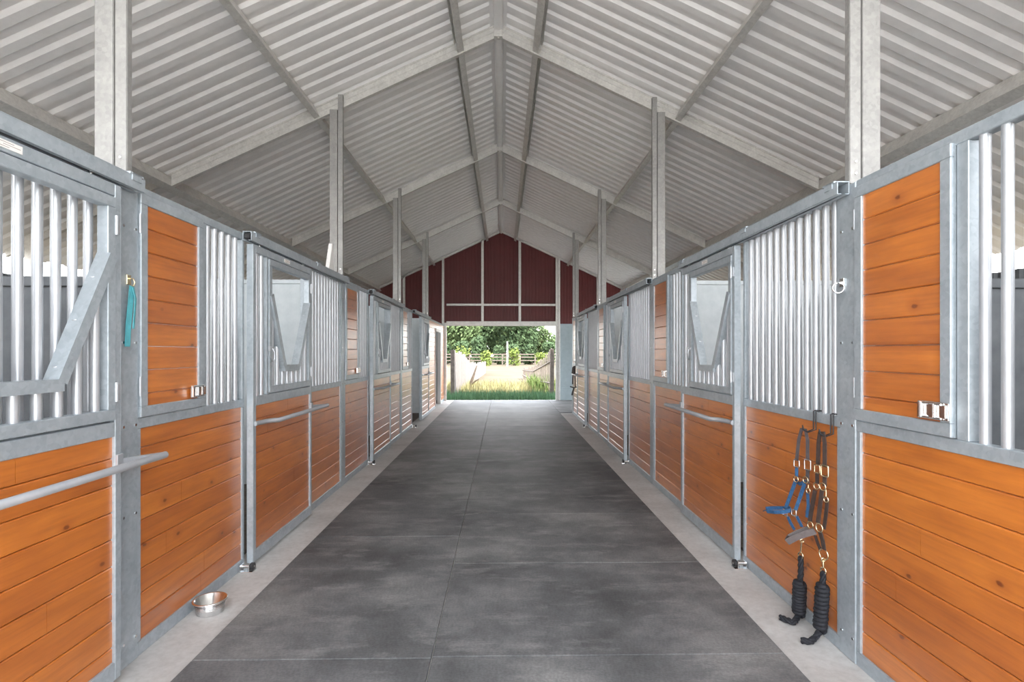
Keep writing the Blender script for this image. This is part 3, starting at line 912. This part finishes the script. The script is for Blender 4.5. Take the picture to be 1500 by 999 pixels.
m.tube([p+Vector((0,0,.01)), p+Vector((0,0,-.03))], .004, 8); m.ring(p+Vector((0,0,-.042)), NX, .015, .0036); m.build('snap', BRASS, t)
# lead ropes, coiled and tied
def twist(path, r, strands=3, turns=60, n=8):
    m = MB(); path = [Vector(p) for p in path]
    L = [0]
    for a, b_ in zip(path[:-1], path[1:]): L.append(L[-1]+(b_-a).length)
    def at(s):
        for i in range(len(path)-1):
            if s <= L[i+1] or i == len(path)-2:
                q = (s-L[i])/max(1e-6, L[i+1]-L[i]); return path[i].lerp(path[i+1], q), (path[i+1]-path[i]).normalized()
    steps = max(8, int(L[-1]/.012))
    for k in range(strands):
        pp = []
        for i in range(steps+1):
            s = L[-1]*i/steps; p, tg = at(s); a = tg.orthogonal().normalized(); b_ = tg.cross(a)
            if abs(tg.z) > .5: a = Vector((0,1,0)); b_ = tg.cross(a).normalized()
            th = turns*s + 2*PI*k/strands
            pp.append(p + (a*math.cos(th)+b_*math.sin(th))*r*.5)
        m.tube(pp, r*.58, n)
    return m
def coil(m, a, b_, rad, turns, r):
    a, b_ = Vector(a), Vector(b_); t = (b_-a).normalized(); u = t.cross(Vector((1,0,0))).normalized(); v = t.cross(u)
    n = int(turns*18); pp = []
    for i in range(n+1):
        q = i/n; th = 2*PI*turns*q
        rr = rad*(1 - .10*math.sin(q*PI*7)**2)*(.86 if q < .05 or q > .95 else 1)
        pp.append(a.lerp(b_, q) + (u*math.cos(th)*1.0+v*math.sin(th)*.8)*rr)
    m.tube(pp, r, 8)
    m.tube([a.lerp(b_, q) for q in (0.02, .1, .5, .9, .98)], [rad*.6, rad*.85, rad*.85, rad*.85, rad*.6], 14)
def lead_rope(label, ringp, snap_lo, neck_lo, c_top, c_bot, rad, tail):
    t = thing('lead_rope', label, 'lead rope', (c_bot.x, c_bot.y, 0), 0, 'black lead ropes on the right boards'); o = t.location.copy()
    m = MB()
    m.tube([ringp-o, (ringp.lerp(snap_lo, .5))-o, snap_lo-o], [.004,.0065,.005], 8)
    m.ring(snap_lo-o+Vector((0,0,-.014)), NX, .017, .004); m.ring(ringp-o+Vector((0,0,.0)), (0,1,.2), .011, .0032)
    m.build('snap', BRASS, t)
    twist([snap_lo-o+Vector((0,0,-.02)), neck_lo-o, c_top-o], .016).build('rope_neck', ROPE, t)
    m = MB(); coil(m, c_top-o, c_bot-o, rad, 11, .0135); m.build('coil', ROPE, t)
    twist([q-o for q in tail], .017, 3, 70).build('tail', ROPE, t)
rp = lambda x, y_, w=.05: pt(x, y_, w)
def fl(px, py, z=.019):
    d = (CAMH-z)*F/(py-515); u = (px-750)/F
    return Vector((CAMX + d*(math.sin(YAW)+u*math.cos(YAW)), d*(math.cos(YAW)-u*math.sin(YAW)), z))
cb = pt(1170, 903, .05); cb.z = max(cb.z, .045)
lead_rope('coiled black lead rope clipped under the blue halter', rp(1175,792), rp(1173,810), rp(1173,840), rp(1171.5,852), cb, .032,
          [cb+Vector((0,0,-.01)), fl(1163,912,.022), fl(1152,908,.019), fl(1143,904,.018)])
cb = pt(1201, 922, .05); cb.z = max(cb.z, .045)
lead_rope('coiled black lead rope hanging from the brown halter', rp(1206,820), rp(1206,832), rp(1205.5,846), rp(1205,856), cb, .030,
          [cb+Vector((0,0,-.01)), fl(1194,934,.024), fl(1187,940,.019), fl(1174,938,.018)])
# dark halter over the rail of the farthest right door
yd = post_y(2) + 1.224 + DW*.88
t = thing('dark_halter', 'dark halter slung over the grab rail of the farthest right door', 'halter', (W-.147, yd, 1.045), 0)
m = MB()
m.strap([(.03,.0,-.30), (.022,0,-.02), (0,0,.02), (-.022,0,-.02), (-.03,.02,-.22)], .03, .006, (0,-1,0))
m.strap([(-.03,.03,.02), (-.01,.05,.16), (.02,.04,.20), (.02,.06,.02)], .05, .012, (0,-1,0))
m.build('straps', BROWNLEATHER, t)
m = MB(); m.strap([(.06,0,-.28), (0,0,-.30), (-.09,.01,-.27)], .03, .006, (0,-1,0)); m.strap([(0,0,-.30), (-.03,.0,-.40), (-.045,0,-.47)], .04, .008, (0,-1,0)); m.build('noseband', BLACK, t)

# ------------------------------------------------------------------ outside, beyond the far end
GZ = -.06
def blades(name, mat, n, area, h, w, lean=.35, seed=1):
    rr = random.Random(seed); m = MB()
    for _ in range(n):
        x, y = rr.uniform(area[0], area[1]), rr.uniform(area[2], area[3])
        hh = h*rr.uniform(.45, 1.15); a = rr.uniform(0, 2*PI); l = rr.uniform(0, lean)*hh; b_ = rr.uniform(0, 2*PI)
        dx, dy = math.cos(a)*w/2, math.sin(a)*w/2; lx, ly = math.cos(b_)*l, math.sin(b_)*l
        m.add([(x-dx,y-dy,GZ), (x+dx,y+dy,GZ), (x+dx*.6+lx*.4,y+dy*.6+ly*.4,GZ+hh*.6), (x-dx*.6+lx*.4,y-dy*.6+ly*.4,GZ+hh*.6), (x+lx,y+ly,GZ+hh)],
              [(0,1,2,3), (3,2,4)])
    o = m.build(name, mat, fix=False); o['kind'] = 'stuff'; return o
g = blades('grass', GRASS_G, 9000, (-4.5, 4.5, Y_END+.28, Y_END+2.6), .26, .022, seed=4); tag(g, 'short green grass in the shade outside the far doorway', 'grass')
g = blades('dry_grass', GRASS_Y, 9000, (-6, 6, Y_END+2.2, Y_END+9), .34, .03, seed=5); tag(g, 'pale yellow dry grass in the sun beyond the doorway', 'grass')
WEED = grad_noise_mat('weed_green', [(.3, (.10,.17,.05)), (.6, (.20,.25,.085)), (.8, (.30,.31,.13))], 5)
g = blades('weeds', WEED, 700, (1.2, 2.2, Y_END+2.5, Y_END+8), .62, .05, .5, seed=6); tag(g, 'tall green weeds along the weathered fence', 'weeds')

def picket_fence(name, label, p0, p1, hs, bw, gap, mat, seed, rails=True, lean=0.0):
    rr = random.Random(seed); p0, p1 = Vector((*p0, GZ)), Vector((*p1, GZ)); d = p1-p0; L = d.length; d.normalize(); nn = Vector((-d.y, d.x, 0))
    t = thing(name, label, 'fence', p0)
    s = 0; n = 0
    while s < L and n < 99:
        h = hs[-1][1]
        for (sa, ha), (sb, hb_) in zip(hs[:-1], hs[1:]):
            if sa <= s <= sb: h = ha + (hb_-ha)*(s-sa)/(sb-sa)
        h += rr.uniform(-.07, .07); w = bw*rr.uniform(.85, 1.1)
        c = d*s; ln = rr.uniform(-.04, .04) + lean; m = MB(); th = .022
        vs = []
        for (a, z) in ((-w/2, 0), (w/2, 0), (w/2+ln*h, h-.04), (w*.25+ln*h, h), (-w*.25+ln*h, h), (-w/2+ln*h, h-.04)):
            vs.append(c + d*a + Vector((0,0,z)))
        k = len(vs); vs = vs + [v + nn*th for v in vs]
        m.add(vs, [tuple(range(k)), tuple(range(2*k-1, k-1, -1))] + [(i, k+i, k+(i+1)%k, (i+1)%k) for i in range(k)])
        m.build('board', mat, t); s += bw + gap*rr.uniform(.7, 1.3); n += 1
    if rails:
        for fz in (.3, .75):
            m = MB(); m.tube([d*min(sa, L) + Vector((0,0,ha*fz))+nn*.05 for (sa, ha) in hs], .035, 4); m.build('rail', mat, t)
    m = MB(); m.box(-.07, .07, -.20, -.06, 0, hs[0][1]+.03, .008); m.build('post', FENCE_GREY, t)
    return t
picket_fence('board_fence', 'bleached pale board fence on the left beyond the doorway', (-1.72, 19.3), (-1.22, 41), [(0,1.66),(4.6,1.52),(5.2,1.32),(7.4,1.12),(12,.95),(21.7,.85)], .19, .05, FENCE_PALE, 1)
picket_fence('board_fence', 'weathered grey board fence on the right beyond the doorway', (1.80, 19.3), (1.30, 33), [(0,1.70),(1.2,1.55),(3,1.33),(4.6,1.15),(6.7,.90),(13.7,.68)], (.13), .30, FENCE_GREY, 2, lean=.05)
m = MB(); m.tube([(-1.45, 24.0, GZ), (-1.30, 24.0, .35), (-1.10, 24.1, .95)], [.07, .06, .02], 7); m.tube([(-1.40, 24.0, .08), (-1.12, 23.9, .30), (-.98, 23.9, .38)], [.05,.035,.015], 6)
tag(m.build('dead_branch', BARK), 'dark dead branch leaning on the pale fence', 'branch')
# white pole and distant rail fence
m = MB(); m.tube([(.55, 60, GZ), (.55, 60, 2.7)], [.09, .07], 8); tag(m.build('white_pole', WHITE), 'thin white pole standing before the trees', 'pole')
t = thing('rail_fence', 'dark rail fence at the foot of the distant trees', 'fence', (0, 66, GZ))
for x in range(-14, 15, 2):
    m = MB(); m.box(x-.08, x+.08, -.08, .08, 0, 1.35, .01); m.build('post', FENCE_GREY, t)
for z in (.55, .95, 1.3):
    m = MB(); m.box(-14.2, 14.2, -.03, .03, z-.06, z+.06); m.build('rail', FENCE_GREY, t)

def make_tree(name, h, rad, leafmat, seed, nleaf=2600, trunk=True, low=.12, leaf=.30):
    rr = random.Random(seed); t = thing(name, '', 'tree' if trunk else 'bush')
    m = MB(); blobs = []
    for _ in range(11):
        a = rr.uniform(0, 2*PI); q = rr.uniform(0, .62)*rad
        blobs.append((Vector((q*math.cos(a), q*math.sin(a), h*rr.uniform(low+.16, .80))), rad*rr.uniform(.36, .56)))
    blobs.append((Vector((0,0,h*.78)), rad*.5))
    for _ in range(nleaf):
        c, r = rr.choice(blobs)
        d = Vector((rr.gauss(0,1), rr.gauss(0,1), rr.gauss(0,1))).normalized()
        p = c + d*r*rr.uniform(.72, 1.05); p.z = max(p.z, h*low*.5)
        nrm = (d + Vector((rr.gauss(0,.6), rr.gauss(0,.6), rr.gauss(0,.6)))).normalized(); a = nrm.orthogonal().normalized(); b_ = nrm.cross(a)
        s = leaf*rr.uniform(.6, 1.3)
        m.add([p-a*s, p-b_*s*.5, p+a*s, p+b_*s*.5], [(0,1,2,3)])
    m.build('foliage', leafmat, t, fix=False)
    m = MB()
    m.tube([(0,0,0), (.1,.05,h*.25), (0,0,h*.5), (.1,0,h*.72)], [h*.04, h*.03, h*.022, h*.008], 8)
    for i in range(5):
        a = 2*PI*i/5; m.tube([(0,0,h*(.25+.06*i)), (rad*.3*math.cos(a), rad*.3*math.sin(a), h*(.42+.06*i)), (rad*.6*math.cos(a), rad*.6*math.sin(a), h*(.50+.05*i))], [h*.016,h*.010,h*.004], 6)
    m.build('trunk', BARK, t)
    return t
protoT = [make_tree('oak_tree', 9.0, 4.2, LEAF[0], 1, 4200), make_tree('leafy_tree', 8.0, 3.8, LEAF[1], 2, 3800), make_tree('bright_tree', 6.0, 2.8, LEAF[2], 3, 2600)]
used = [False]*3
def put_tree(kind, x, y, s, label, rz=0.0):
    o = protoT[kind] if not used[kind] else copy_tree(protoT[kind]); used[kind] = True
    o.location = (x, y, GZ); o.scale = (s, s, s); o.rotation_euler = (0, 0, rz); o['label'] = label; o['group'] = 'trees beyond the field'
for kind, x, y, s, lab, rz in (
    (1, -6.5, 76, 1.0, 'mid green tree behind the left end of the pale fence', .3),
    (0, -2.6, 82, 1.05, 'dark green tree standing left of the white pole', 1.1),
    (1, .4, 93, 1.25, 'mid green tree directly behind the white pole', 2.0),
    (0, 3.0, 79, .95, 'dark spreading tree right of the white pole over the rail fence', 2.6),
    (1, 5.3, 84, .78, 'mid green tree to the left of the open sky', 4.0),
    (0, 8.6, 90, .50, 'low dark tree under the open sky', 5.0),
    (2, 9.2, 74, .62, 'bright yellow green tree at the right jamb of the doorway', .7),
    (0, -11.5, 80, 1.1, 'dark green tree hidden mostly by the left door jamb', .9),
    (0, -.5, 102, .75, 'dark tree deepest behind the white pole, filling the gap low down', 2.2),
    (0, 6.9, 101, .46, 'low dark tree far behind the top of the weathered fence', .2),
    (0, -9.6, 100, .80, 'dark tree far behind the post of the pale fence', 3.3),
    (1, 14, 86, .9, 'mid green tree behind the right door jamb', 1.6)):
    put_tree(kind, x, y, s, lab, rz)
for i, (x, y, h, lab) in enumerate(((-1.9, 62, 1.7, 'bright green bush beside the dark rails left of the pole'), (1.3, 63, 1.9, 'bright green bush just right of the white pole'),
                        (4.3, 60, 1.5, 'yellow green bush above the weathered fence'), (-4.9, 64, 2.2, 'bright bush behind the pale fence'))):
    b_ = make_tree('bush', h, h*.62, LEAF[2], 20+i, 420, False, .05, .16); b_.location = (x, y, GZ); b_['label'] = lab; b_['group'] = 'bushes beyond the field'

for i in range(13):
    x = -13.5 + 2.15*i; kx = R.uniform(.85, 1.2)
    if i == 0:
        hb = make_tree('shrub', 3.0, 1.2, LEAF[0], 60, 1700, False, .02, .20); b_ = hb
    else: b_ = copy_tree(hb)
    b_.location = (x, 69 + R.uniform(-.5, .5), GZ); b_.scale = (kx, kx, kx*R.uniform(.85, 1.1)); b_.rotation_euler = (0, 0, R.uniform(0, 6))
    b_['label'] = 'dark shrub in the row behind the distant rail fence, %s from the left' % (ORD[i] if i else 'first'); b_['category'] = 'bush'; b_['group'] = 'dark shrubs behind the rail fence'
# ------------------------------------------------------------------ light
w = bpy.data.worlds.new('sky'); S.world = w; w.use_nodes = True; nt = w.node_tree
bg = nt.nodes['Background']
tc = nt.nodes.new('ShaderNodeTexCoord'); sp = nt.nodes.new('ShaderNodeSeparateXYZ'); nt.links.new(tc.outputs['Generated'], sp.inputs[0])
col = ramp(nt, sp.outputs['Z'], [(0.0, (.98,.97,.95)), (.12, (.96,.96,.97)), (.5, (.86,.91,.98)), (1.0, (.76,.85,.97))])
nt.links.new(col, bg.inputs['Color']); bg.inputs['Strength'].default_value = 2.3
sun = bpy.data.lights.new('sun', 'SUN'); sun.energy = 4.0; sun.angle = math.radians(1.5); sun.color = (1, .95, .86)
so = bpy.data.objects.new('sun', sun); COL.objects.link(so); so.location = (8, -12, 20)
so.rotation_euler = Vector((-.42, .42, -.80)).to_track_quat('-Z', 'Y').to_euler()

# ------------------------------------------------------------------ camera
cam = bpy.data.cameras.new('camera'); co = bpy.data.objects.new('camera', cam); COL.objects.link(co)
cam.sensor_width = 36; cam.lens = 36*792.5/1500; cam.shift_y = 15.5/1500
co.location = (CAMX, 0, CAMH); co.rotation_euler = (PI/2, 0, -YAW); cam.clip_start = .05; cam.clip_end = 500
S.camera = co
S.view_settings.view_transform = 'Standard'; S.view_settings.look = 'None'
S.view_settings.exposure = 1.75; S.view_settings.gamma = 1; S.view_settings.use_curve_mapping = False
S.cycles.use_denoising = True
S.cycles.max_bounces = 10; S.cycles.diffuse_bounces = 8; S.cycles.glossy_bounces = 5
